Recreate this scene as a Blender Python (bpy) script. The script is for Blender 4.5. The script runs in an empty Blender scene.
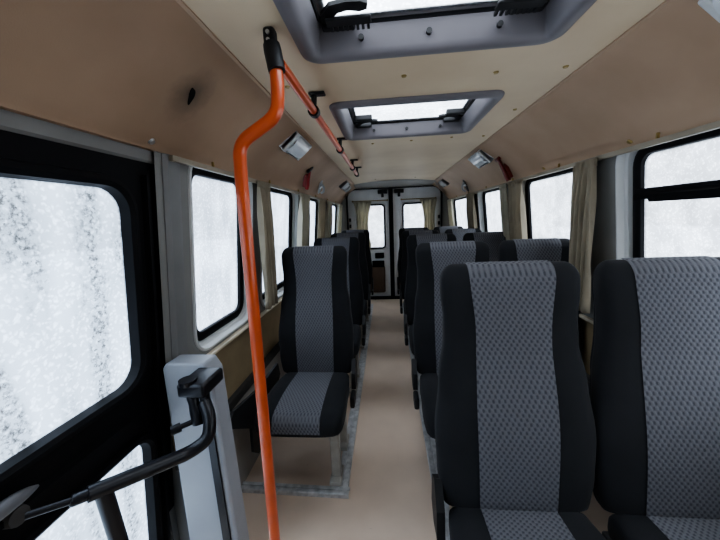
import bpy, bmesh, math, random
from mathutils import Vector, Matrix
from mathutils.geometry import tessellate_polygon
random.seed(7)
sc = bpy.context.scene
COL = sc.collection
PI = math.pi

# ------------------------------------------------------------------ materials
def nodes_of(name):
    m = bpy.data.materials.new(name); m.use_nodes = True
    nt = m.node_tree; nt.nodes.clear()
    return m, nt, nt.nodes, nt.links

def mat(name, col, rough=0.6, metal=0.0, var=0.12, vscale=6.0, bump=0.0, bscale=200.0, col2=None, spec=0.4, sheen=0.0, coat=0.0):
    m, nt, N, L = nodes_of(name)
    out = N.new('ShaderNodeOutputMaterial'); b = N.new('ShaderNodeBsdfPrincipled')
    L.new(b.outputs[0], out.inputs[0])
    b.inputs['Roughness'].default_value = rough
    b.inputs['Metallic'].default_value = metal
    b.inputs['Specular IOR Level'].default_value = spec
    if sheen: b.inputs['Sheen Weight'].default_value = sheen
    if coat: b.inputs['Coat Weight'].default_value = coat
    tc = N.new('ShaderNodeTexCoord')
    nz = N.new('ShaderNodeTexNoise'); nz.inputs['Scale'].default_value = vscale; nz.inputs['Detail'].default_value = 5
    L.new(tc.outputs['Object'], nz.inputs['Vector'])
    rp = N.new('ShaderNodeValToRGB')
    c2 = col2 or tuple(c*(1-2*var) for c in col)
    rp.color_ramp.elements[0].position = 0.3; rp.color_ramp.elements[1].position = 0.65
    rp.color_ramp.elements[0].color = (*c2, 1); rp.color_ramp.elements[1].color = (*col, 1)
    L.new(nz.outputs['Fac'], rp.inputs[0]); L.new(rp.outputs[0], b.inputs['Base Color'])
    if bump:
        n2 = N.new('ShaderNodeTexNoise'); n2.inputs['Scale'].default_value = bscale; n2.inputs['Detail'].default_value = 3
        L.new(tc.outputs['Object'], n2.inputs['Vector'])
        bp = N.new('ShaderNodeBump'); bp.inputs['Strength'].default_value = bump; bp.inputs['Distance'].default_value = 0.002
        L.new(n2.outputs['Fac'], bp.inputs['Height']); L.new(bp.outputs[0], b.inputs['Normal'])
    m['bsdf'] = b.name
    return m

def mathn(N, L, op, a, b=None):
    n = N.new('ShaderNodeMath'); n.operation = op
    for i, v in enumerate((a, b)):
        if v is None: continue
        if isinstance(v, (int, float)): n.inputs[i].default_value = v
        else: L.new(v, n.inputs[i])
    return n.outputs[0]

def mat_weave(name):
    """grey upholstery with rows of small staggered ovals"""
    m, nt, N, L = nodes_of(name)
    out = N.new('ShaderNodeOutputMaterial'); b = N.new('ShaderNodeBsdfPrincipled'); L.new(b.outputs[0], out.inputs[0])
    b.inputs['Roughness'].default_value = 0.95; b.inputs['Specular IOR Level'].default_value = 0.15
    tc = N.new('ShaderNodeTexCoord'); sp = N.new('ShaderNodeSeparateXYZ'); L.new(tc.outputs['Object'], sp.inputs[0])
    v = mathn(N, L, 'SUBTRACT', sp.outputs[2], sp.outputs[1])
    # slight slant so the ovals lean
    u = mathn(N, L, 'ADD', sp.outputs[0], mathn(N, L, 'MULTIPLY', v, 0.2))
    cu = mathn(N, L, 'COSINE', mathn(N, L, 'MULTIPLY', u, 2*PI/0.0165))
    cv = mathn(N, L, 'COSINE', mathn(N, L, 'MULTIPLY', v, 2*PI/0.0195))
    h = mathn(N, L, 'MULTIPLY', cu, cv)
    nz = N.new('ShaderNodeTexNoise'); nz.inputs['Scale'].default_value = 260; L.new(tc.outputs['Object'], nz.inputs['Vector'])
    h2 = mathn(N, L, 'ADD', h, mathn(N, L, 'MULTIPLY', mathn(N, L, 'SUBTRACT', nz.outputs['Fac'], 0.5), 0.9))
    f = N.new('ShaderNodeMapRange'); f.inputs['From Min'].default_value = -0.15; f.inputs['From Max'].default_value = 0.75
    L.new(h2, f.inputs['Value'])
    rp = N.new('ShaderNodeValToRGB')
    rp.color_ramp.elements[0].color = (0.128, 0.129, 0.141, 1); rp.color_ramp.elements[1].color = (0.064, 0.065, 0.075, 1)
    L.new(f.outputs[0], rp.inputs[0]); L.new(rp.outputs[0], b.inputs['Base Color'])
    bp = N.new('ShaderNodeBump'); bp.inputs['Strength'].default_value = 0.35; bp.inputs['Distance'].default_value = 0.003
    bp.invert = True
    L.new(h2, bp.inputs['Height']); L.new(bp.outputs[0], b.inputs['Normal'])
    return m

def mat_snow_pane(name, bare=0.5, scale=1.0, stretch=0.25, streak=(0.60, 0.72), tint=(0.86, 0.92, 1.0)):
    """window glass with wet snow stuck to its outside: mostly light-scattering, with clearer, darker slush tracks"""
    m, nt, N, L = nodes_of(name)
    out = N.new('ShaderNodeOutputMaterial')
    tc = N.new('ShaderNodeTexCoord')
    mp = N.new('ShaderNodeMapping'); mp.inputs['Scale'].default_value = (1, 1, stretch); L.new(tc.outputs['Object'], mp.inputs['Vector'])
    n1 = N.new('ShaderNodeTexNoise'); n1.inputs['Scale'].default_value = 9*scale; n1.inputs['Detail'].default_value = 2
    L.new(mp.outputs[0], n1.inputs['Vector'])
    n2 = N.new('ShaderNodeTexNoise'); n2.inputs['Scale'].default_value = 75*scale; n2.inputs['Detail'].default_value = 4; n2.inputs['Roughness'].default_value = 0.7
    L.new(tc.outputs['Object'], n2.inputs['Vector'])
    vo = N.new('ShaderNodeTexVoronoi'); vo.inputs['Scale'].default_value = 70*scale
    nd = N.new('ShaderNodeTexNoise'); nd.inputs['Scale'].default_value = 45*scale; nd.inputs['Detail'].default_value = 3; L.new(tc.outputs['Object'], nd.inputs['Vector'])
    vm = N.new('ShaderNodeMixRGB'); vm.blend_type = 'ADD'; vm.inputs[0].default_value = 0.035; L.new(tc.outputs['Object'], vm.inputs[1]); L.new(nd.outputs['Color'], vm.inputs[2]); L.new(vm.outputs[0], vo.inputs['Vector'])
    # dark tracks where slush has slid off
    tr = N.new('ShaderNodeMapRange'); tr.inputs['From Min'].default_value = streak[0]; tr.inputs['From Max'].default_value = streak[1]; L.new(n1.outputs['Fac'], tr.inputs['Value'])
    gr = N.new('ShaderNodeMapRange'); gr.inputs['From Min'].default_value = 0.46; gr.inputs['From Max'].default_value = 0.64; L.new(n2.outputs['Fac'], gr.inputs['Value'])
    sp = N.new('ShaderNodeSeparateXYZ'); L.new(tc.outputs['Object'], sp.inputs[0])
    dk = mathn(N, L, 'MULTIPLY', mathn(N, L, 'MULTIPLY', tr.outputs[0], gr.outputs[0]), bare)
    fl = N.new('ShaderNodeMapRange'); fl.inputs['From Min'].default_value = 0.5; fl.inputs['From Max'].default_value = 0.05; L.new(vo.outputs['Distance'], fl.inputs['Value'])
    # colour of the scattering layer
    cr = N.new('ShaderNodeMixRGB'); cr.inputs[1].default_value = (*[t*0.60 for t in tint], 1); cr.inputs[2].default_value = (*tint, 1); L.new(fl.outputs[0], cr.inputs[0])
    st = N.new('ShaderNodeMapRange'); st.inputs['From Min'].default_value = 0.35; st.inputs['From Max'].default_value = 0.6; st.inputs['To Min'].default_value = 1.0; st.inputs['To Max'].default_value = 0.72
    L.new(n1.outputs['Fac'], st.inputs['Value'])
    c3 = N.new('ShaderNodeMixRGB'); c3.blend_type = 'MULTIPLY'; c3.inputs[0].default_value = 1.0; L.new(cr.outputs[0], c3.inputs[1]); L.new(st.outputs[0], c3.inputs[2]); cr = c3
    dm = N.new('ShaderNodeMixRGB'); dm.inputs[2].default_value = (0.05, 0.055, 0.06, 1); L.new(cr.outputs[0], dm.inputs[1]); L.new(dk, dm.inputs[0])
    tl = N.new('ShaderNodeBsdfTranslucent'); L.new(dm.outputs[0], tl.inputs['Color'])
    df = N.new('ShaderNodeBsdfDiffuse'); L.new(dm.outputs[0], df.inputs['Color'])
    tp = N.new('ShaderNodeBsdfTransparent'); L.new(dm.outputs[0], tp.inputs['Color'])
    gl = N.new('ShaderNodeBsdfGlossy'); gl.inputs['Roughness'].default_value = 0.12
    a = N.new('ShaderNodeMixShader'); a.inputs[0].default_value = 0.12; L.new(tl.outputs[0], a.inputs[1]); L.new(df.outputs[0], a.inputs[2])
    c = N.new('ShaderNodeMixShader'); c.inputs[0].default_value = 0.45; L.new(a.outputs[0], c.inputs[1]); L.new(tp.outputs[0], c.inputs[2])
    d = N.new('ShaderNodeMixShader'); d.inputs[0].default_value = 0.03; L.new(c.outputs[0], d.inputs[1]); L.new(gl.outputs[0], d.inputs[2])
    L.new(d.outputs[0], out.inputs[0])
    return m

def mat_vinyl(name, col, col2, stain=None):
    """lining vinyl with blotchy ageing; stain = (world position, radius) of a sooty mark"""
    m = mat(name, col, 0.55, col2=col2, vscale=2.2, bump=0.15, bscale=350, spec=0.3)
    if stain:
        nt = m.node_tree; N, L = nt.nodes, nt.links
        b = N[m['bsdf']]; src = b.inputs['Base Color'].links[0].from_socket
        geo = N.new('ShaderNodeNewGeometry'); nz = N.new('ShaderNodeTexNoise'); nz.inputs['Scale'].default_value = 30
        L.new(geo.outputs['Position'], nz.inputs['Vector'])
        vd = N.new('ShaderNodeVectorMath'); vd.operation = 'SUBTRACT'; L.new(geo.outputs['Position'], vd.inputs[0]); vd.inputs[1].default_value = stain[0]
        sc_ = N.new('ShaderNodeVectorMath'); sc_.operation = 'MULTIPLY'; L.new(vd.outputs[0], sc_.inputs[0]); sc_.inputs[1].default_value = (1.0, 1.2, 1.0)
        ln = N.new('ShaderNodeVectorMath'); ln.operation = 'LENGTH'; L.new(sc_.outputs[0], ln.inputs[0])
        d = mathn(N, L, 'ADD', ln.outputs['Value'], mathn(N, L, 'MULTIPLY', nz.outputs['Fac'], 0.05))
        mr = N.new('ShaderNodeMapRange'); mr.inputs['From Min'].default_value = stain[1]+0.02; mr.inputs['From Max'].default_value = 0.02; L.new(d, mr.inputs['Value'])
        mr.inputs['To Max'].default_value = 0.75
        mx = N.new('ShaderNodeMixRGB'); mx.inputs[2].default_value = (0.05, 0.045, 0.035, 1)
        L.new(mr.outputs[0], mx.inputs[0]); L.new(src, mx.inputs[1]); L.new(mx.outputs[0], b.inputs['Base Color'])
    return m

M = dict(
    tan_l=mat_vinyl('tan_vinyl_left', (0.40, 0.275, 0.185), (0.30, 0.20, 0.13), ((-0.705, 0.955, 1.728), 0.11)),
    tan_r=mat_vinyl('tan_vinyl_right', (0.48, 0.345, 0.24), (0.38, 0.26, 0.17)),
    ceil=mat_vinyl('cream_ceiling_vinyl', (0.64, 0.52, 0.36), (0.55, 0.43, 0.29)),
    lower=mat('olive_tan_lining', (0.30, 0.225, 0.13), 0.6, bump=0.1),
    lowgrey=mat('pale_grey_lining', (0.36, 0.34, 0.31), 0.6, var=0.1),
    ledge=mat('dark_ledge_rubber', (0.06, 0.058, 0.055), 0.7),
    grey=mat('grey_moulded_plastic', (0.225, 0.222, 0.212), 0.5, var=0.06, bump=0.1, bscale=500),
    greylt=mat('light_grey_plastic', (0.36, 0.37, 0.37), 0.45, var=0.05),
    channel=mat('dull_cream_channel', (0.36, 0.315, 0.24), 0.5),
    handle=mat('grey_door_handle', (0.16, 0.16, 0.17), 0.4),
    postgrey=mat('mid_grey_post_plastic', (0.20, 0.20, 0.197), 0.45, var=0.06),
    trim=mat('pale_reveal_plastic', (0.60, 0.61, 0.60), 0.4, var=0.06),
    creamrail=mat('cream_rail', (0.70, 0.62, 0.47), 0.5),
    rubber=mat('black_rubber_gasket', (0.006, 0.006, 0.007), 0.6, spec=0.15),
    black=mat('black_painted_metal', (0.008, 0.008, 0.011), 0.35, spec=0.4),
    doorblack=mat('black_door_frame', (0.006, 0.006, 0.007), 0.6, spec=0.15),
    blackpl=mat('black_plastic', (0.012, 0.012, 0.013), 0.5),
    orange=mat('orange_enamel', (0.56, 0.088, 0.022), 0.3, var=0.1, vscale=14, spec=0.5, coat=0.3),
    fabric=mat('charcoal_fabric', (0.0185, 0.019, 0.021), 0.95, bump=0.25, bscale=700, spec=0.15, sheen=0.05),
    shell=mat('charcoal_back_fabric', (0.013, 0.014, 0.017), 0.9, bump=0.2, bscale=600, spec=0.2),
    weave=mat_weave('grey_oval_weave'),
    legm=mat('pale_painted_steel', (0.36, 0.34, 0.30), 0.45, var=0.12, vscale=20),
    alu=mat('scuffed_aluminium', (0.60, 0.60, 0.60), 0.45, metal=0.4, col2=(0.33, 0.33, 0.33), vscale=30, bump=0.25, bscale=160),
    alud=mat('worn_aluminium_edge', (0.20, 0.20, 0.21), 0.5, metal=0.6, col2=(0.05, 0.05, 0.05), vscale=45, bump=0.25, bscale=160),
    hatch=mat('violet_grey_hatch_plastic', (0.178, 0.166, 0.176), 0.5, var=0.05),
    surround=mat('brown_grey_surround', (0.19, 0.178, 0.158), 0.6, var=0.06),
    white=mat('white_door_paint', (0.86, 0.86, 0.85), 0.35, var=0.06),
    postw=mat('pale_grey_post_cover', (0.33, 0.345, 0.37), 0.4, var=0.05),
    housing=mat('white_lamp_housing', (0.62, 0.64, 0.64), 0.35, var=0.03),
    lens=mat('frosted_lamp_lens', (0.70, 0.74, 0.76), 0.15, var=0.04, spec=0.7),
    lampgrey=mat('grey_lamp_housing', (0.33, 0.33, 0.32), 0.5, var=0.05),
    red=mat('red_hammer_plastic', (0.25, 0.012, 0.01), 0.4),
    redbrown=mat('dull_red_hammer_plastic', (0.15, 0.016, 0.010), 0.4),
    chrome=mat('dull_chrome', (0.6, 0.6, 0.6), 0.3, metal=0.9, var=0.05),
    curtain=mat('beige_curtain', (0.44, 0.385, 0.29), 0.9, var=0.1, bump=0.2, bscale=500, spec=0.1),
    curtlt=mat('light_beige_curtain', (0.62, 0.58, 0.46), 0.9, var=0.1, bump=0.2, bscale=500, spec=0.1),
    brass=mat('brass_screw_cap', (0.36, 0.26, 0.10), 0.4, metal=0.5),
    dark=mat('dark_recess', (0.006, 0.006, 0.006), 0.9, spec=0.1),
    brown=mat('brown_door_lining', (0.13, 0.085, 0.058), 0.7),
    snow=mat('snow_ground', (0.34, 0.35, 0.365), 0.9, var=0.05),
    wallwhite=mat('white_outside_cladding', (0.80, 0.80, 0.80), 0.8, var=0.03),
    redsign=mat('faded_red_lettering', (0.45, 0.08, 0.07), 0.7),
    pane_door=mat_snow_pane('snowy_door_glass', 1.0, 1.0, 0.2, streak=(0.50, 0.60), tint=(0.60, 0.715, 0.86)),
    pane=mat_snow_pane('snow_dusted_glass', 0.35, 1.2, 0.5, tint=(0.70, 0.80, 0.94)),
    pane_r=mat_snow_pane('wet_glass', 0.35, 1.3, 1.0, (0.74, 0.83, 0.96)),
    pane_h=mat_snow_pane('snow_covered_hatch_glass', 0.15, 1.0, 1.0, (0.085, 0.072, 0.105)),
    pane_rear=mat_snow_pane('misted_rear_glass', 0.1, 1.0, 1.0, (0.95, 0.97, 1.0)),
)
for k in ('curtain', 'curtlt'):
    nt = M[k].node_tree; b_ = nt.nodes[M[k]['bsdf']]; tl = nt.nodes.new('ShaderNodeBsdfTranslucent'); ms = nt.nodes.new('ShaderNodeMixShader')
    nt.links.new(b_.inputs['Base Color'].links[0].from_socket, tl.inputs['Color']); ms.inputs[0].default_value = 0.4
    o_ = [n for n in nt.nodes if n.type == 'OUTPUT_MATERIAL'][0]
    nt.links.new(b_.outputs[0], ms.inputs[1]); nt.links.new(tl.outputs[0], ms.inputs[2]); nt.links.new(ms.outputs[0], o_.inputs[0])
# the floor: speckled lino with dark scuffs
def mat_floor():
    m = mat('beige_lino', (0.64, 0.51, 0.40), 0.5, col2=(0.55, 0.43, 0.335), vscale=3.5, bump=0.08, bscale=300, spec=0.4)
    nt = m.node_tree; N, L = nt.nodes, nt.links
    b = N[m['bsdf']]; src = b.inputs['Base Color'].links[0].from_socket
    tc = N.new('ShaderNodeTexCoord'); mp = N.new('ShaderNodeMapping'); mp.inputs['Scale'].default_value = (5, 11, 1); mp.inputs['Rotation'].default_value = (0, 0, 0.2)
    L.new(tc.outputs['Object'], mp.inputs['Vector'])
    nz = N.new('ShaderNodeTexNoise'); nz.inputs['Scale'].default_value = 5.5; nz.inputs['Detail'].default_value = 6; nz.inputs['Roughness'].default_value = 0.7
    L.new(mp.outputs[0], nz.inputs['Vector'])
    mr = N.new('ShaderNodeMapRange'); mr.inputs['From Min'].default_value = 0.68; mr.inputs['From Max'].default_value = 0.73; mr.inputs['To Max'].default_value = 0.6
    L.new(nz.outputs['Fac'], mr.inputs['Value'])
    mx = N.new('ShaderNodeMixRGB'); mx.inputs[2].default_value = (0.07, 0.06, 0.055, 1)
    L.new(mr.outputs[0], mx.inputs[0]); L.new(src, mx.inputs[1]); L.new(mx.outputs[0], b.inputs['Base Color'])
    return m
M['floor'] = mat_floor()

# ------------------------------------------------------------------ mesh helpers
def obj(name, bm, m, parent=None, smooth=False, angle=40):
    me = bpy.data.meshes.new(name)
    bmesh.ops.remove_doubles(bm, verts=bm.verts, dist=1e-6)
    bmesh.ops.recalc_face_normals(bm, faces=bm.faces)
    bm.to_mesh(me); bm.free()
    if smooth:
        for p in me.polygons: p.use_smooth = True
        try: me.set_sharp_from_angle(angle=math.radians(angle))
        except Exception: pass
    me.materials.append(m)
    o = bpy.data.objects.new(name, me); COL.objects.link(o)
    if parent: o.parent = parent
    return o

def tag(o, label=None, cat=None, group=None, kind=None):
    if label: o['label'] = label
    if cat: o['category'] = cat
    if group: o['group'] = group
    if kind: o['kind'] = kind
    return o

def thing(name, loc, label, cat, group=None, mtx=None, kind=None):
    o = bpy.data.objects.new(name, None); COL.objects.link(o); o.empty_display_size = 0.1
    if mtx is not None: o.matrix_world = mtx
    else: o.location = loc
    return tag(o, label, cat, group, kind)

def box(bm, x0, x1, y0, y1, z0, z1, bevel=0.0, seg=2):
    t = bmesh.new(); bmesh.ops.create_cube(t, size=1)
    for v in t.verts:
        v.co = Vector(((x0+x1)/2+v.co.x*(x1-x0), (y0+y1)/2+v.co.y*(y1-y0), (z0+z1)/2+v.co.z*(z1-z0)))
    if bevel: bmesh.ops.bevel(t, geom=t.edges[:], offset=bevel, segments=seg, affect='EDGES', profile=0.5)
    merge(bm, t); return bm

def merge(bm, t, mtx=None):
    mp = {}
    for v in t.verts: mp[v] = bm.verts.new(mtx @ v.co if mtx else v.co)
    for f in t.faces:
        try: bm.faces.new([mp[v] for v in f.verts])
        except ValueError: pass
    t.free()

def loft(bm, loops, closed=True, cap0=False, cap1=False):
    vs = [[bm.verts.new(p) for p in lp] for lp in loops]
    n = len(vs[0])
    for a, b in zip(vs, vs[1:]):
        for i in range(n if closed else n-1):
            j = (i+1) % n
            bm.faces.new((a[i], a[j], b[j], b[i]))
    if cap0: bm.faces.new(vs[0][::-1])
    if cap1: bm.faces.new(vs[-1])
    return bm

def fillet(pts, r=0.03, n=6):
    P = [Vector(p) for p in pts]; out = [P[0]]
    for i in range(1, len(P)-1):
        a, b, c = P[i-1], P[i], P[i+1]
        rr = min(r, (a-b).length*0.48, (c-b).length*0.48)
        p, q = b+(a-b).normalized()*rr, b+(c-b).normalized()*rr
        for k in range(n+1):
            t = k/n; out.append(p*(1-t)**2 + b*2*t*(1-t) + q*t*t)
    out.append(P[-1]); return out

def tube(bm, pts, r, seg=14, cap=True):
    P = [Vector(p) for p in pts]
    R = r if isinstance(r, (list, tuple)) else [r]*len(P)
    T = []
    for i in range(len(P)):
        d = (P[min(i+1, len(P)-1)]-P[max(i-1, 0)]); T.append(d.normalized())
    up = Vector((0, 0, 1)) if abs(T[0].z) < 0.9 else Vector((1, 0, 0))
    n = (up - T[0]*up.dot(T[0])).normalized(); loops = []
    for i in range(len(P)):
        n = (n - T[i]*n.dot(T[i])).normalized(); bnm = T[i].cross(n)
        loops.append([P[i]+R[i]*(n*math.cos(2*PI*k/seg)+bnm*math.sin(2*PI*k/seg)) for k in range(seg)])
    loft(bm, loops, True, cap, cap); return bm

def rrect(x0, x1, y0, y1, r, n=6):
    """rounded rectangle, 4*(n+1) points counter-clockwise"""
    r = max(0.001, min(r, (x1-x0)/2-1e-4, (y1-y0)/2-1e-4)); o = []
    for cx, cy, a0 in ((x1-r, y1-r, 0), (x0+r, y1-r, PI/2), (x0+r, y0+r, PI), (x1-r, y0+r, 1.5*PI)):
        for k in range(n+1):
            a = a0+k/n*PI/2; o.append((cx+r*math.cos(a), cy+r*math.sin(a)))
    return o

def ring(bm, rect, r, profile, fn, n=6):
    """loft rounded rectangles along a (inset, height) profile; fn maps (a, b, height) to a point"""
    loops = []
    for ins, h in profile:
        lp = rrect(rect[0]+ins, rect[1]-ins, rect[2]+ins, rect[3]-ins, r-ins, n)
        loops.append([fn(a, b, h) for a, b in lp])
    loft(bm, loops); return bm

def plate(bm, outer, holes, fn):
    polys = [[Vector((a, b, 0)) for a, b in p] for p in [outer]+holes]
    flat = [p for q in polys for p in q]
    vs = [bm.verts.new(fn(p.x, p.y)) for p in flat]
    for t in tessellate_polygon(polys):
        try: bm.faces.new([vs[i] for i in t])
        except ValueError: pass
    return bm

def fillplate(bm, loop, thick_vec=None):
    vs = [bm.verts.new(p) for p in loop]; bm.faces.new(vs)
    if thick_vec is not None:
        w = [bm.verts.new(Vector(p)+thick_vec) for p in loop]; bm.faces.new(w[::-1])
        for i in range(len(vs)):
            j = (i+1) % len(vs); bm.faces.new((vs[i], w[i], w[j], vs[j]))
    return bm

# ------------------------------------------------------------------ shell dimensions
XW = lambda z: 0.93-(z-0.78)*0.10         # half-width of the window band at height z
PB, PT = (0.839, 1.576), (0.56, 1.823)      # lower and upper edge of the sloping side panel
CZ = 1.823; YF, YR = -0.9, 5.0

# floor (with the step well beside the sliding door)
bm = bmesh.new()
plate(bm, [(-0.70, YF), (0.95, YF), (0.95, 5.12), (-0.95, 5.12), (-0.95, 0.90), (-0.70, 0.90)], [], lambda a, b: Vector((a, b, 0)))
tag(obj('floor', bm, M['floor']), 'beige lino floor with dark scuff marks along the aisle', 'floor', kind='structure')
bm = bmesh.new(); box(bm, -0.97, -0.70, YF, 0.90, -0.26, -0.22)
box(bm, -0.71, -0.70, YF, 0.90, -0.22, -0.001)
tag(obj('floor_step', bm, M['ledge']), 'dark step well beside the sliding door', 'floor', kind='structure')

# hatches: rectangles cut out of the ceiling
HX, HHX = 0.008, 0.368
HATCH_Y = [(0.42, 1.02), (1.36, 1.96)]
bm = bmesh.new()
holes = [rrect(HX-0.33, HX+0.33, a+0.038, b-0.038, 0.035) for a, b in HATCH_Y]
plate(bm, [(-PT[0], YF), (PT[0], YF), (PT[0], 4.97), (-PT[0], 4.97)], holes, lambda a, b: Vector((a, b, CZ)))
ceiling = tag(obj('ceiling', bm, M['ceil']), 'cream vinyl roof lining', 'ceiling', kind='structure')
# sloping side panels
for s, nm, k in ((-1, 'left', 'tan_l'), (1, 'right', 'tan_r')):
    bm = bmesh.new()
    loops = []
    for y in (YF, 1.0, 3.0, 4.9):
        yy = y
        prof = [(PT[0], CZ), (PT[0]+0.012, CZ-0.002)]
        for t in (0.1, 0.25, 0.4, 0.55, 0.7, 0.85, 0.93): prof.append((PT[0]+(PB[0]-PT[0])*t+0.016*math.sin(PI*t), CZ+(PB[1]-CZ)*t+0.018*math.sin(PI*t)))
        prof += [(PB[0], PB[1]+0.01), (PB[0]+0.004, PB[1]), (PB[0]+0.06, PB[1]+0.002)]
        loops.append([Vector((s*x, yy, z)) for i, (x, z) in enumerate(prof)])
    loft(bm, loops, closed=False)
    o = obj('wall_'+nm+'_upper', bm, M[k], smooth=True)
    tag(o, 'tan vinyl panel sloping between the %s windows and the roof%s' % (nm, ', with a sooty hole' if s < 0 else ''), 'wall panel', kind='structure')
    # thin tan bead where the panel meets the ceiling
    bm = bmesh.new(); box(bm, s*PT[0]-0.006, s*PT[0]+0.006, YF, 4.45, CZ-0.004, CZ+0.002, 0.001)
    tag(obj('trim_ceiling_'+nm, bm, M['tan_r']), 'thin tan bead between the roof lining and the %s panel' % nm, 'trim', kind='structure')
# sooty hole with a torn rim on the left panel
def pmat(side, y, t, off=0.0):
    x = PB[0]+(PT[0]-PB[0])*t; z = PB[1]+(PT[1]-PB[1])*t
    ey = Vector((-side*0.767, 0, 0.642)); ez = Vector((-side*0.642, 0, -0.767)); ex = ey.cross(ez)
    p = Vector((side*(x+0.016*math.sin(PI*t)), y, z+0.018*math.sin(PI*t)))+ez*off
    m = Matrix((ex, ey, ez)).transposed().to_4x4(); m.translation = p
    return m

# window band walls
WZ0, WZ1 = 0.80, 1.612
LW = [(1.13, 1.665), (1.80, 2.55), (2.76, 3.50), (3.92, 4.84)]
RW = [(-0.30, 1.43), (1.66, 2.42), (2.64, 3.42), (3.74, 4.82)]
def wfn(s):
    return lambda y, z, o=0.0: Vector((s*(XW(z)+o), y, z))
for s, nm, wins, y0 in ((-1, 'left', LW, 0.955), (1, 'right', RW, YF)):
    bm = bmesh.new()
    f = wfn(s)
    plate(bm, [(y0, 0.765), (4.98, 0.765), (4.98, 1.66), (y0, 1.66)], [rrect(a, b, WZ0, WZ1, 0.10) for a, b in wins], lambda a, b: f(a, b))
    tag(obj('wall_'+nm, bm, M['grey']), 'grey plastic lining around the %s windows' % nm, 'wall', kind='structure')
    # lower lining
    bm = bmesh.new()
    loft(bm, [[Vector((s*x, y, z)) for x, z in ((0.94, 0.77), (0.948, 0.762), (0.962, 0.44))] for y in (y0+0.02, 4.98)], closed=False)
    tag(obj('wall_'+nm+'_lower', bm, M['lower']), 'olive tan panel below the %s windows' % nm, 'wall panel', kind='structure')
    bm = bmesh.new()
    loft(bm, [[Vector((s*x, y, z)) for x, z in ((0.962, 0.40), (0.95, 0.38), (0.90, 0.05), (0.90, -0.005))] for y in (y0+0.02, 4.98)], closed=False)
    tag(obj('wall_'+nm+'_base', bm, M['lowgrey']), 'pale grey lining down to the floor on the %s' % nm, 'wall panel', kind='structure')
    bm = bmesh.new(); box(bm, min(s*0.935, s*0.97), max(s*0.935, s*0.97), y0+0.02, 4.98, 0.395, 0.445, 0.006)
    tag(obj('trim_ledge_'+nm, bm, M['ledge']), 'dark rubber ledge low along the %s wall' % nm, 'trim', kind='structure')
    bm = bmesh.new(); box(bm, min(s*0.908, s*0.945), max(s*0.908, s*0.962), y0+0.02, 4.98, 0.760, 0.776, 0.004)
    tag(obj('trim_sill_'+nm, bm, M['creamrail']), 'cream strip under the %s windows' % nm, 'trim', kind='structure')

nwin = 0
def side_window(s, y0, y1, pane_m, slider=None, lab=''):
    global nwin
    nwin += 1
    f = wfn(s)
    w = thing('window_%d' % nwin, (0, 0, 0), lab, 'window', kind='structure')
    bm = bmesh.new()
    ring(bm, (y0-0.012, y1+0.012, WZ0-0.012, WZ1+0.012), 0.11, [(0, 0.002), (0.003, -0.006), (0.012, -0.008), (0.018, -0.002), (0.022, 0.016), (0.034, 0.020), (0.042, 0.040), (0.046, 0.055)], f)
    obj('window_reveal', bm, M['trim'], w, True)
    bm = bmesh.new()
    ring(bm, (y0+0.028, y1-0.028, WZ0+0.028, WZ1-0.028), 0.085, [(0, 0.05), (0.0, 0.036), (0.008, 0.030), (0.030, 0.030), (0.040, 0.036), (0.042, 0.056)], f)
    obj('gasket', bm, M['rubber'], w, True)
    bm = bmesh.new()
    fillplate(bm, [f(a, b, 0.050) for a, b in rrect(y0+0.05, y1-0.05, WZ0+0.05, WZ1-0.05, 0.06)])
    obj('window_pane', bm, pane_m, w)
    if slider:
        bm = bmesh.new()
        loft(bm, [[f(y, z, o) for z, o in ((slider-0.022, 0.052), (slider-0.022, 0.022), (slider-0.006, 0.016), (slider+0.004, 0.026), (slider+0.02, 0.026), (slider+0.02, 0.052))] for y in (y0+0.05, y1-0.055)], closed=True, cap0=True, cap1=True)
        obj('slider_rail', bm, M['rubber'], w)
        bm = bmesh.new()
        loft(bm, [[f(y, z, o) for z, o in ((slider-0.034, 0.045), (slider-0.034, 0.025), (slider-0.02, 0.020), (slider-0.02, 0.045))] for y in (y0+0.05, y1-0.12)], closed=True, cap0=True, cap1=True)
        obj('slider_catch', bm, M['rubber'], w)
    # light portal for the sky just outside
    ld = bpy.data.lights.new('sky_portal', 'AREA'); ld.shape = 'RECTANGLE'; ld.size = y1-y0; ld.size_y = WZ1-WZ0
    ld.cycles.is_portal = True
    lo = bpy.data.objects.new('sky_portal', ld); COL.objects.link(lo)
    lo.matrix_world = Matrix.Translation((s*1.05, (y0+y1)/2, (WZ0+WZ1)/2)) @ Matrix.Rotation(s*PI/2, 4, 'Y')
    return w
names = ['first', 'second', 'third', 'rearmost']
for i, (a, b) in enumerate(LW):
    side_window(-1, a, b, M['pane'], None, '%s left side window behind the sliding door, dusted with snow' % names[i])
for i, (a, b) in enumerate(RW):
    side_window(1, a, b, M['pane_r'], 1.392 if i == 0 else None, ('large right window with a black slider rail' if i == 0 else '%s right side window along the seats' % names[i]))

# pale strip (curtain channel) just under each side panel
for s, nm, y0 in ((-1, 'left', 1.0), (1, 'right', YF)):
    root = thing('curtain_rail', (0, 0, 0), 'cream curtain channel running under the tan panel on the %s' % nm, 'curtain rail')
    bm = bmesh.new(); x = s*0.820 if s > 0 else -0.820
    box(bm, min(x, x+s*0.016), max(x, x+s*0.016), y0, 4.86, 1.552, 1.572, 0.003)
    obj('channel', bm, M['channel'], root)
    bm = bmesh.new()
    for y in [y0+0.25+0.62*i for i in range(int((4.7-y0)/0.62)+1)]:
        box(bm, min(s*0.820, s*0.830), max(s*0.820, s*0.830), y-0.004, y+0.004, 1.572, 1.592, 0.002)
        obj('hook', bm, M['brass'], root); bm = bmesh.new()
    bm.free()

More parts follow.
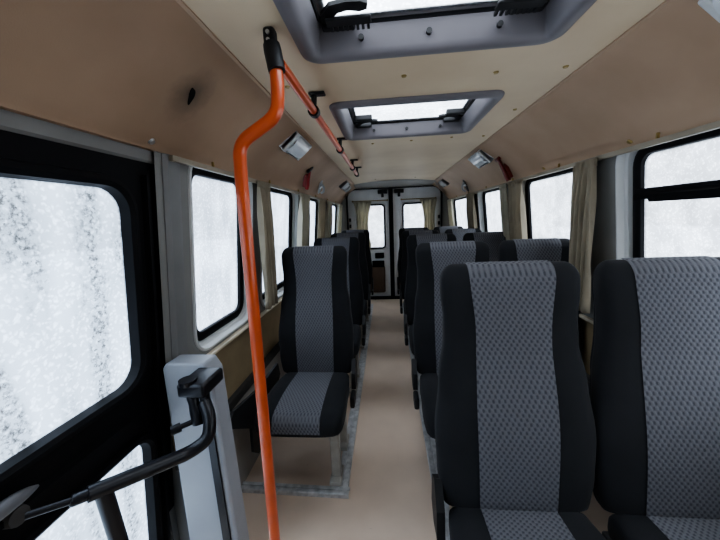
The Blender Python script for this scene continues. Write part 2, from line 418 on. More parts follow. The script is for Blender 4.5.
# ------------------------------------------------------------------ rear end
LS = -0.045                                        # line where the two rear doors meet
def section(n_side=5):                             # front edge of the grey rear surround
    pts = []
    for i in range(n_side+1): t = i/n_side; z = 1.58*t; pts.append(Vector((0.93 if z < 0.78 else XW(z), 4.88, z)))
    for i in range(1, 5): t = i/4; pts.append(Vector((PB[0]+(PT[0]-PB[0])*t, 4.88-0.45*t, PB[1]+(CZ-PB[1])*t-0.004)))
    for i in range(1, 9):
        x = PT[0]*(1-2*i/8); pts.append(Vector((x, 4.12+0.31*(x/PT[0])**2, CZ-0.006)))
    m = [Vector((-p.x, p.y, p.z)) for p in pts[:n_side+5]][::-1]
    return pts + m[1:]
def door_opening(w, top, r, y, n_side=5):
    pts = []
    for i in range(n_side+1): pts.append(Vector((w, y, (top-r)*i/n_side)))
    for i in range(1, 5): a = PI/2*i/4; pts.append(Vector((w-r+r*math.cos(a), y, top-r+r*math.sin(a))))
    for i in range(1, 9): pts.append(Vector(((w-r)*(1-2*i/8), y, top)))
    m = [Vector((-p.x, p.y, p.z)) for p in pts[:n_side+5]][::-1]
    return pts+m[1:]
A = section(); B = door_opening(0.755, 1.805, 0.13, 4.98); B2 = door_opening(0.745, 1.797, 0.125, 5.03)
bm = bmesh.new(); loft(bm, [A, B, B2], closed=False)
tag(obj('wall_rear', bm, M['surround'], smooth=True), 'brown grey surround framing the rear doors', 'wall', kind='structure')
bm = bmesh.new(); loft(bm, [door_opening(0.757, 1.807, 0.13, 4.975), door_opening(0.744, 1.794, 0.122, 4.967), door_opening(0.741, 1.791, 0.12, 5.052)], closed=False)
tag(obj('trim_rear_seal', bm, M['rubber'], smooth=True), 'black rubber seal around the rear doors', 'trim', kind='structure')
bm = bmesh.new(); box(bm, -0.75, 0.75, 4.93, 5.06, 0.0, 0.03, 0.006)
tag(obj('trim_rear_sill', bm, M['dark']), 'dark sill at the foot of the rear doors', 'trim', kind='structure')

def rear_door(idx, x0, x1, win, side, lab):
    d = thing('door_%d' % idx, ((x0+x1)/2, 5.06, 0), lab, 'door', kind='structure')
    ox = (x0+x1)/2
    F = lambda a, b, h=0.0: Vector((a-ox, -h, b))
    bm = bmesh.new()
    if side < 0: outer = [(x0-0.05, 0.0), (x1, 0.0), (x1, 1.84), (x0-0.05, 1.84)]
    else: outer = [(x0, 0.0), (x1+0.05, 0.0), (x1+0.05, 1.84), (x0, 1.84)]
    hole = rrect(win[0], win[1], win[2], win[3], 0.06)
    plate(bm, outer, [hole], lambda a, b: F(a, b, 0.02))
    # folded edges
    vs = [F(a, b, 0.02) for a, b in outer]; ws = [F(a, b, -0.03) for a, b in outer]
    loft(bm, [vs, ws])
    obj('leaf', bm, M['white'], d)
    bm = bmesh.new()                                # raised pressing around the window
    ring(bm, (win[0]-0.045, win[1]+0.045, win[2]-0.05, win[3]+0.05), 0.09, [(0, 0.019), (0.01, 0.032), (0.035, 0.034), (0.05, 0.005)], F)
    obj('pressed_surround', bm, M['white'], d, True)
    bm = bmesh.new()
    ring(bm, (win[0]-0.006, win[1]+0.006, win[2]-0.006, win[3]+0.006), 0.066, [(0, 0.02), (0.0, 0.038), (0.024, 0.038), (0.028, 0.0)], F)
    obj('gasket', bm, M['rubber'], d, True)
    bm = bmesh.new(); fillplate(bm, [F(a, b, 0.008) for a, b in rrect(win[0]+0.01, win[1]-0.01, win[2]+0.01, win[3]-0.01, 0.05)])
    obj('window_pane', bm, M['pane_rear'], d)
    # hinges
    hx = x0+0.012 if side < 0 else x1-0.012
    for z in (1.32, 1.22, 0.55):
        bm = bmesh.new(); box(bm, hx-ox-0.014, hx-ox+0.014, -0.06, -0.015, z-0.028, z+0.028, 0.006)
        obj('hinge', bm, M['blackpl'], d)
    # latch at the top by the meeting edge
    lx = x1-0.10 if side < 0 else x0+0.10
    lt = bmesh.new(); box(lt, lx-ox-0.075, lx-ox+0.075, -0.075, -0.02, 1.715, 1.775, 0.008)
    la = obj('latch', lt, M['blackpl'], d)
    lt = bmesh.new(); box(lt, lx-ox-0.02, lx-ox+0.02, -0.09, -0.03, 1.66, 1.72, 0.006); obj('latch_tongue', lt, M['blackpl'], la)
    # lower inner lining with pockets
    sgn = -1 if side < 0 else 1
    bm = bmesh.new(); box(bm, x0-ox+0.07, x1-ox-0.09, -0.045, -0.021, 0.10, 0.55, 0.03, 4); obj('lower_lining', bm, M['brown'], d, True)
    px = x1-0.06 if side < 0 else x0+0.06
    for z0, z1, w in ((0.68, 0.77, 0.15), (0.53, 0.64, 0.20)):
        bm = bmesh.new(); xa, xb = (px-w-0.04, px-0.04) if side < 0 else (px+0.04, px+w+0.04)
        box(bm, xa-ox, xb-ox, -0.052, -0.02, z0, z1, 0.012, 3); obj('pocket', bm, M['dark'], d)
    return d
rear_door(2, -0.725, LS-0.03, (-0.60, -0.145, 0.84, 1.555), -1, 'left white rear door seen beyond the left row of seats')
rear_door(3, LS+0.03, 0.725, (0.14, 0.62, 0.84, 1.555), 1, 'right white rear door beyond the right rows of seats')
bm = bmesh.new(); box(bm, LS-0.034, LS+0.034, 5.0, 5.055, 0.03, 1.80, 0.01)
tag(obj('trim_door_meeting', bm, M['rubber']), 'black seal where the two rear doors meet', 'trim', kind='structure')
# rear curtain rods
for x0, x1, nm in ((-0.66, -0.10, 'left'), (0.12, 0.66, 'right')):
    bm = bmesh.new(); tube(bm, [(x0, 5.0, 1.612), (x1, 5.0, 1.612)], 0.007, 8)
    box(bm, x0-0.008, x0+0.008, 4.995, 5.04, 1.60, 1.625); box(bm, x1-0.008, x1+0.008, 4.995, 5.04, 1.60, 1.625)
    tag(obj('curtain_rod', bm, M['brass']), 'thin brown rod above the %s rear door window' % nm, 'curtain rod')

# ------------------------------------------------------------------ curtains
def curtain(p0, p1, z0, z1, folds, amp, m, label, nrm, waist=1.0, gather=None, lean=0.0, group='beige curtains at the windows'):
    p0, p1, nrm = Vector(p0), Vector(p1), Vector(nrm); ln = (p1-p0).length
    root = thing('curtain', ((p0.x+p1.x)/2, (p0.y+p1.y)/2, z0), label, 'curtain', group)
    c = (p0+p1)/2; c.z = 0; bm = bmesh.new(); loops = []
    nz, nx = 16, folds*10
    ph = random.random()*6
    for i in range(nz+1):
        t = i/nz; z = z1+(z0-z1)*t
        k = 1-(1-waist)*math.sin(PI*min(1, t*1.15))
        sh = (gather or 0)*t
        row = []
        for j in range(nx+1):
            u = j/nx; a = amp*(0.35+0.65*min(1, t*4))*(0.75+0.25*math.sin(ph+u*9))
            w = math.sin(2*PI*folds*u+0.9*math.sin(2.2*t+ph)+0.7*math.sin(5*u+ph)); w = math.copysign(abs(w)**0.7, w)
            pos = (p0+(p1-p0)*(0.5+(u-0.5)*k)) + (p1-p0).normalized()*(sh+0.006*math.sin(4*t+u*13+ph)) + nrm*(a*w-lean*(z1-z))
            row.append(Vector((pos.x-c.x, pos.y-c.y, z-z0)))
        loops.append(row)
    loft(bm, loops, closed=False)
    o = obj('drape', bm, m, root, True, 80)
    md = o.modifiers.new('thickness', 'SOLIDIFY'); md.thickness = 0.003
    bm = bmesh.new()
    d = (p1-p0).normalized()
    a, b = p0-c, p1-c
    row0 = [a+(b-a)*(j/20)+nrm*(amp*0.45*math.sin(2*PI*folds*j/20)) for j in range(21)]
    loft(bm, [[Vector((p.x, p.y, z1-z0+h)) for p in row0] for h in (0.012, -0.022)], closed=False)
    h = obj('heading', bm, m, root, True, 80); md = h.modifiers.new('thickness', 'SOLIDIFY'); md.thickness = 0.006
    return root
cx = 0.806
for y0, y1, lab, mm in ((1.63, 1.80, 'beige curtain bunched behind the orange pole, between first and second left windows', 'curtain'),
                        (2.46, 2.76, 'beige curtain between second and third left windows, under the left emergency hammer', 'curtlt'),
                        (3.22, 3.50, 'beige curtain at the rear edge of the third left window', 'curtain'),
                        (3.62, 3.90, 'pale curtain at the front edge of the rearmost left window', 'curtlt'),
                        (4.55, 4.84, 'pale beige curtain in the left rear corner', 'curtlt')):
    curtain((-cx, y0, 0), (-cx, y1, 0), 0.85, 1.55, 5, 0.024, M[mm], lab, (1, 0, 0), lean=0.02 if y0 < 2 else 0.1)
for y0, y1, lab, mm in ((1.485, 1.65, 'dusky beige curtain beside the large right window, above the front window seat', 'curtain'),
                        (2.24, 2.485, 'beige curtain under the red hammer on the right wall', 'curtain'),
                        (2.52, 2.66, 'pale curtain edge in front of the third right window', 'curtlt'),
                        (3.42, 3.72, 'beige curtain at the rear edge of the third right window', 'curtain'),
                        (4.52, 4.80, 'pale beige curtain in the right rear corner', 'curtlt')):
    curtain((cx, y0, 0), (cx, y1, 0), 0.85, 1.55, 5, 0.024, M[mm], lab, (-1, 0, 0), lean=0.02 if y0 < 2 else 0.1)
curtain((-0.645, 4.985, 0), (-0.36, 4.985, 0), 0.83, 1.60, 4, 0.016, M['curtlt'], 'beige curtain drawn aside on the left rear door window', (0, -1, 0), 0.62, -0.02)
curtain((0.41, 4.985, 0), (0.67, 4.985, 0), 0.83, 1.60, 4, 0.016, M['curtlt'], 'beige curtain drawn aside on the right rear door window', (0, -1, 0), 0.62, 0.02)

# ------------------------------------------------------------------ roof hatches
def hatch(yc, hy, label, teeth):
    r = thing('roof_hatch', (HX, yc, CZ), label, 'roof hatch', 'roof hatches')
    F = lambda a, b, h: Vector((a, b, h))
    bm = bmesh.new()
    ring(bm, (-HHX, HHX, -hy, hy), 0.06, [(0, 0.004), (0.0, -0.004), (0.006, -0.013), (0.02, -0.018), (0.034, -0.018), (0.044, -0.012), (0.050, 0.0), (0.060, 0.045), (0.064, 0.062), (0.09, 0.066)], F, 8)
    obj('hatch_frame', bm, M['hatch'], r, True)
    bm = bmesh.new()
    ring(bm, (-HHX+0.058, HHX-0.058, -hy+0.056, hy-0.056), 0.05, [(0, 0.060), (0.003, 0.054), (0.009, 0.054), (0.012, 0.066)], F, 8)
    obj('gasket', bm, M['rubber'], r, True)
    bm = bmesh.new(); fillplate(bm, [F(a, b, 0.064) for a, b in rrect(-HHX+0.07, HHX-0.07, -hy+0.068, hy-0.068, 0.05)])
    obj('hatch_pane', bm, M['pane_h'], r)
    for sx in (-1, 1):
        bm = bmesh.new()
        x = sx*0.288
        # flat black S-shaped catch lever with a rounded paddle end
        def slab(pts, w, z, th):
            P = [Vector((a, b, 0)) for a, b in pts]; up, dn = [], []
            for k, q in enumerate(P):
                d = (P[min(k+1, len(P)-1)]-P[max(k-1, 0)]).normalized(); n = Vector((-d.y, d.x, 0)); ww = w[k]
                up.append(q+n*ww); dn.append(q-n*ww)
            lp = up+dn[::-1]
            loft(bm, [[Vector((q.x, q.y, z+h)) for q in lp] for h in (0, th)], True, True, True)
        pts = [(x, hy-0.062), (x-sx*0.004, hy-0.085), (x-sx*0.012, hy-0.125), (x-sx*0.035, hy-0.152), (x-sx*0.07, hy-0.160), (x-sx*0.105, hy-0.154), (x-sx*0.122, hy-0.152)]
        slab(pts, [0.008, 0.013, 0.016, 0.018, 0.016, 0.019, 0.010], 0.042, 0.010)
        obj('latch_lever', bm, M['blackpl'], r)
        bm = bmesh.new(); box(bm, min(x, x-sx*0.095), max(x, x-sx*0.095), hy-0.235, hy-0.205, 0.030, 0.058, 0.006)
        obj('latch_block', bm, M['blackpl'], r)
        bm = bmesh.new(); box(bm, min(x+sx*0.004, x-sx*0.085), max(x+sx*0.004, x-sx*0.085), hy-0.098, hy-0.070, 0.034, 0.058, 0.006)
        obj('latch_block', bm, M['blackpl'], r)
        if teeth:
            bm = bmesh.new()
            box(bm, min(x-sx*0.01, x-sx*0.13), max(x-sx*0.01, x-sx*0.13), hy-0.140, hy-0.108, 0.026, 0.034, 0.003)
            for k in range(8):
                xx = x-sx*(0.022+0.0142*k); box(bm, xx-0.0035, xx+0.0035, hy-0.110, hy-0.088, 0.026, 0.034)
            obj('toothed_catch', bm, M['blackpl'], r)
    for x in (-0.19, 0.0, 0.19):
        bm = bmesh.new(); tube(bm, [(x, hy-0.054, 0.022), (x, hy-0.064, 0.022)], 0.008, 10); obj('screw', bm, M['blackpl'], r)
    ld = bpy.data.lights.new('sky_portal', 'AREA'); ld.shape = 'RECTANGLE'; ld.size = 0.58; ld.size_y = 2*hy-0.14; ld.cycles.is_portal = True
    lo = bpy.data.objects.new('sky_portal', ld); COL.objects.link(lo); lo.location = (HX, yc, CZ+0.09)
for (a, b), lab, te in zip(HATCH_Y, ('large violet grey roof hatch overhead, nearest the camera, with toothed catch', 'violet grey framed roof hatch further back along the ceiling'), (True, False)):
    hatch((a+b)/2, (b-a)/2, lab, te)

# screw caps on the ceiling and a hole in the left panel (fixed to the lining)
for x, y in ((-0.47, 1.18), (-0.05, 1.17), (0.27, 1.2), (0.5, 1.2), (-0.2, 2.12), (0.05, 2.1), (0.3, 2.08), (0.5, 2.1), (0.5, 1.62), (-0.25, 4.0), (0.25, 4.0)):
    bm = bmesh.new(); tube(bm, [(x, y, CZ+0.001), (x, y, CZ-0.005)], [0.010, 0.007], 10); obj('screw_cap', bm, M['brass'], ceiling)
bm = bmesh.new()
mt = pmat(-1, 0.955, 0.54) @ Matrix.Rotation(0.55, 4, 'Z')
lp = []
for k in range(18):
    a = 2*PI*k/18; rr = 1+0.15*math.sin(3*a+1)
    lp.append(mt @ Vector((0.011*rr*math.cos(a), 0.030*rr*math.sin(a), 0.0015)))
fillplate(bm, lp)
tag(obj('trim_torn_hole', bm, M['dark']), 'small black torn hole in the tan panel at upper left', 'hole', kind='structure')
for s, y, t in ((-1, 0.92, 0.06), (-1, 1.42, 0.10), (1, 1.34, 0.05), (1, 2.0, 0.05)):
    bm = bmesh.new(); tube(bm, [(0, 0, -0.002), (0, 0, 0.004)], [0.011, 0.008], 12)
    o = obj('trim_screw', bm, M['chrome'] if y < 1 else M['brass']); o.matrix_world = pmat(s, y, t)
    tag(o, {(-1, 0.92): 'round steel screw at the lower edge of the left tan panel, above the sliding door', (-1, 1.42): 'small steel screw under the left tan panel, above the first side window', (1, 1.34): 'brass screw above the pillar beside the large right window', (1, 2.0): 'brass screw above the second right window'}[(s, y)], 'screw', kind='structure')

# ------------------------------------------------------------------ lamps, hammers, coat hooks on the side panels
def lamp(side, y, t, w, h, label, grey=False):
    r = thing('ceiling_lamp', None, label, 'lamp', None, pmat(side, y, t))
    hm = M['lampgrey'] if grey else M['housing']
    bm = bmesh.new(); F = lambda a, b, z: Vector((a, b, z))
    ring(bm, (-w/2, w/2, -h/2, h/2), 0.008, [(0, -0.006), (0, 0.022), (0.004, 0.028)], F, 3)
    fillplate(bm, [F(a, b, 0.0) for a, b in rrect(-w/2+0.002, w/2-0.002, -h/2+0.002, h/2-0.002, 0.006)])
    for sx in (-1, 1): box(bm, sx*w/2-0.022 if sx > 0 else -w/2, w/2 if sx > 0 else -w/2+0.022, -h/2, h/2, 0.0, 0.036, 0.006)
    obj('lamp_housing', bm, hm, r)
    bm = bmesh.new(); loops = []
    for i in range(9):
        a = PI*i/8; yy = -h/2*0.94*math.cos(a); z = 0.012+0.03*math.sin(a)
        loops.append([Vector((x, yy, z)) for x in (-w/2+0.02, w/2-0.02)])
    loft(bm, loops, closed=False)
    obj('lamp_lens', bm, M['lens'] if not grey else hm, r, True)
    return r
lamp(-1, 1.82, 0.76, 0.28, 0.125, 'white lamp with frosted lens on the left tan panel, beside the orange pole')
lamp(1, 2.60, 0.76, 0.29, 0.125, 'white lamp on the right tan panel above the third window')
lamp(1, 0.655, 0.73, 0.36, 0.125, 'white lamp at the top right corner of the photo, on the near right panel')
lamp(-1, 3.95, 0.74, 0.30, 0.12, 'small grey lamp far back on the left panel, nearer of the pair', True)
lamp(-1, 4.30, 0.70, 0.14, 0.10, 'small dark grey vent box in the left rear corner, behind the grey lamp', True)
lamp(1, 4.25, 0.72, 0.26, 0.11, 'small grey lamp far back on the right panel by the rear surround', True)

def stand_off(side, y, t, tilt):
    p = pmat(side, y, t).translation
    ey = Vector((-side*0.42, 0, 0.91)).normalized(); ez = Vector((-ey.z*side, 0, -0.42)).normalized(); ex = ey.cross(ez)
    m = Matrix((ex, ey, ez)).transposed().to_4x4(); m.translation = p+Vector((-side*0.012, 0, 0))
    return m @ Matrix.Rotation(tilt, 4, 'Z')
def hammer(side, y, t, m, label, tilt):
    r = thing('emergency_hammer', None, label, 'hammer', 'emergency hammers', stand_off(side, y, t, tilt))
    bm = bmesh.new(); box(bm, -0.014, 0.014, -0.085, 0.03, -0.012, 0.014, 0.004); obj('holder', bm, m, r)
    bm = bmesh.new(); tube(bm, [(0, -0.095, 0.024), (0, -0.06, 0.024), (0, 0.0, 0.024), (0, 0.075, 0.024)], [0.016, 0.018, 0.013, 0.011], 12); obj('handle', bm, m, r, True)
    bm = bmesh.new(); tube(bm, [(-0.052, 0.082, 0.024), (-0.04, 0.08, 0.024), (0.03, 0.08, 0.024), (0.045, 0.08, 0.024)], [0.003, 0.013, 0.014, 0.010], 12); obj('hammer_head', bm, M['redbrown'] if side > 0 else M['blackpl'], r, True)
    return r
hammer(-1, 2.44, 0.34, M['red'], 'red emergency hammer on the left panel above a curtain', 0.6)
hammer(1, 2.40, 0.30, M['redbrown'], 'dull red emergency hammer on the right panel below the lamp', 0.12)

def coat_hook(side, y, t, label, tilt):
    r = thing('coat_hook', None, label, 'coat hook', 'coat hooks', stand_off(side, y, t, tilt))
    bm = bmesh.new(); loops = []
    for z, k in ((0, 1.0), (0.008, 0.97), (0.014, 0.8)):
        loops.append([Vector((0.032*k*math.cos(2*PI*i/24), 0.085*k*math.sin(2*PI*i/24), z)) for i in range(24)])
    loft(bm, loops, True, False, True); obj('back_plate', bm, M['ledge'] if side > 0 else M['greylt'], r, True)
    bm = bmesh.new(); tube(bm, fillet([(0, 0.03, 0.012), (0, 0.0, 0.045), (0, -0.04, 0.05), (0, -0.065, 0.03)], 0.02), 0.012, 10)
    obj('hook', bm, M['greylt'], r, True)
    bm = bmesh.new(); box(bm, -0.03, 0.03, -0.012, 0.012, 0.008, 0.022, 0.004); obj('bright_band', bm, M['chrome'], r)
    return r
coat_hook(-1, 3.0, 0.30, 'grey oval coat hook on the left panel behind the hammer', 0.55)
coat_hook(1, 3.55, 0.29, 'dark oval coat hook with bright band on the right panel', -0.15)

# ------------------------------------------------------------------ orange grab pole and ceiling rail
PY = 0.825
r = thing('grab_pole', (-0.513, PY, 0), 'orange vertical grab pole with a kinked top, standing in front of the left seats', 'grab pole')
bm = bmesh.new()
path = [(-0.525, PY, 0.0), (-0.512, PY, 1.45), (-0.508, PY, 1.548), (-0.396, PY, 1.612), (-0.391, PY+0.003, 1.70), (-0.398, PY+0.008, 1.765)]
tube(bm, fillet([(p[0]+0.513, p[1]-PY, p[2]) for p in path], 0.034, 6), 0.0172, 18)
obj('pole', bm, M['orange'], r, True, 60)
bm = bmesh.new(); tube(bm, [(-0.015, 0, 0.0), (-0.015, 0, 0.006), (-0.015, 0, 0.03)], [0.045, 0.045, 0.02], 18); obj('floor_flange', bm, M['blackpl'], r)
bm = bmesh.new(); tube(bm, [(0.123, 0.001, 1.715), (0.115, 0.006, 1.762), (0.112, 0.008, 1.78)], [0.0215, 0.0225, 0.021], 16)
cl = obj('pole_clamp', bm, M['blackpl'], r, True)
bm = bmesh.new(); box(bm, 0.092, 0.122, 0.002, 0.034, 1.77, CZ-0.001, 0.008, 3); obj('ceiling_bracket', bm, M['blackpl'], r, True)
for z in (1.788, 1.806):
    bm = bmesh.new(); tube(bm, [(0.107, 0.003, z), (0.107, -0.003, z)], 0.005, 8); obj('bolt', bm, M['chrome'], cl)

r = thing('ceiling_handrail', (-0.40, 0.86, 1.755), 'orange handrail running back under the roof from the grab pole', 'handrail')
O = Vector((-0.40, 0.86, 1.755))
rail = [(-0.396, 0.872, 1.755), (-0.394, 0.95, 1.755), (-0.392, 1.2, 1.755), (-0.392, 3.05, 1.755)]
bm = bmesh.new(); tube(bm, [Vector(p)-O for p in fillet(rail, 0.05)], 0.0145, 14); obj('rail', bm, M['orange'], r, True, 60)
for y in (1.25, 1.93, 2.62, 3.0):
    bm = bmesh.new(); tube(bm, [Vector((-0.392, y-0.014, 1.755))-O, Vector((-0.392, y+0.014, 1.755))-O], 0.022, 14)
    c = obj('rail_clip', bm, M['blackpl'], r, True)
    bm = bmesh.new(); tube(bm, [Vector((-0.392, y, 1.77))-O, Vector((-0.388, y, CZ-0.008))-O], 0.011, 10)
    box(bm, -0.408-O.x, -0.345-O.x, y-0.016-O.y, y+0.016-O.y, CZ-0.012-O.z, CZ-0.001-O.z, 0.004)
    obj('hanger', bm, M['blackpl'], c)
bm = bmesh.new(); tube(bm, [Vector((-0.392, 3.045, 1.755))-O, Vector((-0.392, 3.07, 1.755))-O], 0.018, 14); obj('end_cap', bm, M['redbrown'], r, True)

# ------------------------------------------------------------------ sliding door (left front) with snowy glass
d1 = thing('door_1', (-0.9, 0.4, -0.2), 'black framed sliding door with large snow-speckled glass', 'door', kind='structure')
OD = Vector((-0.9, 0.4, -0.2))
f = lambda y, z, o=0.0: Vector((-(XW(z)+o), y, z))-OD
DX0, DX1 = -0.75, 0.985
UP, LO = (-0.70, 0.862, 0.846, 1.456), (-0.70, 0.878, 0.02, 0.632)
bm = bmesh.new()
plate(bm, [(DX0, -0.22), (DX1, -0.22), (DX1, 1.548), (DX0, 1.548)], [rrect(*UP, 0.075), rrect(*LO, 0.06)], lambda a, b: f(a, b, 0.02))
vs = [(DX0, -0.22), (DX1, -0.22), (DX1, 1.548), (DX0, 1.548)]
loft(bm, [[f(a, b, o) for a, b in vs] for o in (0.02, 0.07)])
obj('door_frame', bm, M['doorblack'], d1)
for R, rr, nm in ((UP, 0.075, 'upper'), (LO, 0.06, 'lower')):
    bm = bmesh.new()
    ring(bm, (R[0]-0.03, R[1]+0.03, R[2]-0.03, R[3]+0.03), rr+0.03, [(0, 0.021), (0.004, 0.008), (0.018, 0.004), (0.03, 0.012), (0.034, 0.045)], f)
    g = obj('gasket', bm, M['rubber'], d1, True)
    bm = bmesh.new(); fillplate(bm, [f(a, b, 0.042) for a, b in rrect(R[0]+0.0, R[1]-0.0, R[2]+0.0, R[3]-0.0, rr)])
    obj('door_pane', bm, M['pane_door'], d1)
# ribs that stiffen the black frame
bm = bmesh.new()
loft(bm, [[f(y, z, o) for y, o in ((0.918, 0.021), (0.924, 0.004), (0.936, 0.004), (0.942, 0.021))] for z in (-0.2, 1.50)], closed=False)
obj('frame_rib', bm, M['rubber'], d1)
bm = bmesh.new()
loft(bm, [[f(y, z, o) for z, o in ((0.722, 0.021), (0.729, 0.004), (0.742, 0.004), (0.750, 0.021))] for y in (DX0, 0.80)], closed=False)
obj('frame_rib', bm, M['rubber'], d1)
# handle on the cross bar
bm = bmesh.new()
loops = []
for i in range(17):
    t = i/16; y = 0.40+0.145*t; w = 0.003+0.015*math.sin(PI*t)**0.8
    zc = 0.762+0.016*math.sin(PI*t)
    loops.append([f(y, zc+w*math.cos(2*PI*k/14), -0.012*math.sin(PI*t)+0.008-w*0.8*math.sin(2*PI*k/14)) for k in range(14)])
loft(bm, loops, True, True, True); hd = obj('door_handle', bm, M['handle'], d1, True)
bm = bmesh.new(); tube(bm, [f(0.495, 0.735, 0.02), f(0.495, 0.735, -0.006)], [0.024, 0.020], 14); obj('pivot_cap', bm, M['ledge'], d1, True)
ld = bpy.data.lights.new('sky_portal', 'AREA'); ld.shape = 'RECTANGLE'; ld.size = 1.5; ld.size_y = 1.45; ld.cycles.is_portal = True
lo = bpy.data.objects.new('sky_portal', ld); COL.objects.link(lo)
lo.matrix_world = Matrix.Translation((-1.08, 0.05, 0.75)) @ Matrix.Rotation(-PI/2, 4, 'Y')

# grey header strip above the door and the door post (B pillar)
bm = bmesh.new(); loft(bm, [[Vector((-x, y, z)) for x, z in ((0.93, 1.545), (0.872, 1.540), (0.864, 1.546), (0.862, 1.585), (0.93, 1.60))] for y in (YF, 0.985)], closed=False, )
tag(obj('trim_door_header', bm, M['grey']), 'grey strip above the sliding door, under the tan panel', 'trim', kind='structure')
bm = bmesh.new()
loops = []
for z in (-0.26, 0.0, 0.78, 1.2, 1.5, 1.575):
    x = XW(max(z, 0.78))
    loops.append([Vector((-xx, yy, z)) for xx, yy in ((x+0.075, 0.955), (x+0.075, 0.984), (x-0.004, 0.986), (x-0.014, 1.0), (x-0.014, 1.035), (x-0.002, 1.075), (x+0.03, 1.08))])
loft(bm, loops, closed=False)
tag(obj('trim_door_post', bm, M['postgrey'], smooth=True, angle=25), 'light grey post between the sliding door and the first side window', 'trim', kind='structure')

# pale box-like cover at the foot of the post
r = thing('post_cover', (-0.815, 0.93, 0), 'pale grey upright cover panel at the rear edge of the door step', 'cover panel')
bm = bmesh.new()
lp = [(-0.085, 0), (0.115, 0), (0.090, 0.84), (0.068, 0.88), (-0.068, 0.88), (-0.085, 0.86)]
loft(bm, [[Vector((a*k, y, b)) for a, b in lp] for y, k in ((-0.024, 0.96), (-0.03, 0.95), (-0.03, 0.9))][:1]+[[Vector((a, y, b)) for a, b in lp] for y in (-0.016, 0.055)], True, True, True)
o = obj('cover', bm, M['postw'], r)
bv = o.modifiers.new('soft_edges', 'BEVEL'); bv.width = 0.008; bv.segments = 3; bv.limit_method = 'ANGLE'
bm = bmesh.new()
lp = [(0.060, 0.02), (0.090, 0.02), (0.072, 0.80), (0.048, 0.80)]
loft(bm, [[Vector((a, y, b)) for a, b in lp] for y in (-0.023, -0.032)], True, True, True)
obj('black_strip', bm, M['black'], r)

# black handrail from the cover panel to the sliding door
OH = Vector((-0.70, 0.86, 0.8))
r = thing('door_handrail', OH, 'black bent tube handrail between the pale cover and the sliding door', 'handrail')
bm = bmesh.new(); box(bm, -0.770, -0.682, 0.795, 0.9135, 0.822, 0.868, 0.010, 3)
o = obj('top_bracket', bm, M['black'], r, True); o.data.transform(Matrix.Translation(-OH))
bm = bmesh.new(); tube(bm, [(-0.742, 0.815, 0.86), (-0.742, 0.815, 0.876)], 0.026, 14); o2 = obj('bracket_cap', bm, M['black'], o, True); o2.data.transform(Matrix.Translation(-OH))
bm = bmesh.new(); tube(bm, [(-0.735, 0.815, 0.842), (-0.728, 0.81, 0.80), (-0.718, 0.805, 0.775), (-0.712, 0.80, 0.74)], [0.020, 0.015, 0.021, 0.020], 12)
box(bm, -0.708, -0.684, 0.806, 0.83, 0.74, 0.84, 0.005)
o = obj('clamp', bm, M['black'], r, True); o.data.transform(Matrix.Translation(-OH))
bm = bmesh.new(); tube(bm, [(-0.715, 0.80, 0.752), (-0.735, 0.785, 0.749), (-0.752, 0.768, 0.748)], [0.008, 0.008, 0.008], 10)
tube(bm, [(-0.750, 0.770, 0.748), (-0.770, 0.752, 0.746)], [0.014, 0.013], 10)
o = obj('clamp_lever', bm, M['black'], r, True); o.data.transform(Matrix.Translation(-OH))
bm = bmesh.new()
pts = fillet([(-0.697, 0.815, 0.80), (-0.668, 0.79, 0.765), (-0.664, 0.765, 0.715), (-0.705, 0.735, 0.693), (-0.832, 0.555, 0.732)], 0.05, 8)
tube(bm, pts, 0.0185, 16); o = obj('rail_tube', bm, M['black'], r, True, 60); o.data.transform(Matrix.Translation(-OH))
bm = bmesh.new(); tube(bm, [(-0.826, 0.563, 0.730), (-0.846, 0.533, 0.738), (-0.848, 0.531, 0.739)], [0.0135, 0.0135, 0.011], 14)
o = obj('rail_sleeve', bm, M['black'], r, True, 60); o.data.transform(Matrix.Translation(-OH))
bm = bmesh.new(); tube(bm, [(-0.843, 0.537, 0.737), (-0.895, 0.482, 0.752)], 0.0075, 10)
o = obj('end_rod', bm, M['black'], r, True, 60); o.data.transform(Matrix.Translation(-OH))
bm = bmesh.new(); tube(bm, [(-0.818, 0.578, 0.722), (-0.815, 0.60, 0.40), (-0.815, 0.60, -0.219)], 0.0185, 16)
o = obj('rail_post', bm, M['black'], r, True, 60); o.data.transform(Matrix.Translation(-OH))

# ------------------------------------------------------------------ floor rails under the seats
def rail_strip(name, pts, wtop, h, label, inner):
    """aluminium angle along a horizontal run: flat top with a groove and a dark upright edge facing the aisle"""
    (x0, y0), (x1, y1) = pts; d = Vector((x1-x0, y1-y0, 0)).normalized(); n = Vector((-d.y, d.x, 0))*inner
    prof = [(0, 0.0), (0, h*0.85), (0.004, h), (wtop*0.42, h), (wtop*0.45, h*0.72), (wtop*0.52, h*0.72), (wtop*0.55, h), (wtop-0.003, h), (wtop, h*0.9), (wtop, 0)]
    bm = bmesh.new()
    loft(bm, [[Vector((x, y, 0))+n*a+Vector((0, 0, b)) for a, b in prof] for x, y in pts], closed=False)
    return tag(obj(name, bm, M['alu']), label, 'floor rail', kind='structure')
rail_strip('trim_floor_rail', [(-0.348, 1.262), (-0.358, 4.6)], 0.060, 0.022, 'scuffed aluminium rail along the aisle under the left seats', 1)
rail_strip('trim_floor_rail', [(-0.895, 1.272), (-0.340, 1.262)], 0.045, 0.024, 'scuffed aluminium rail across the floor in front of the left seats', 1)
rail_strip('trim_floor_rail', [(0.068, 0.30), (0.080, 4.6)], 0.060, 0.022, 'scuffed aluminium rail along the aisle under the right seats', -1)

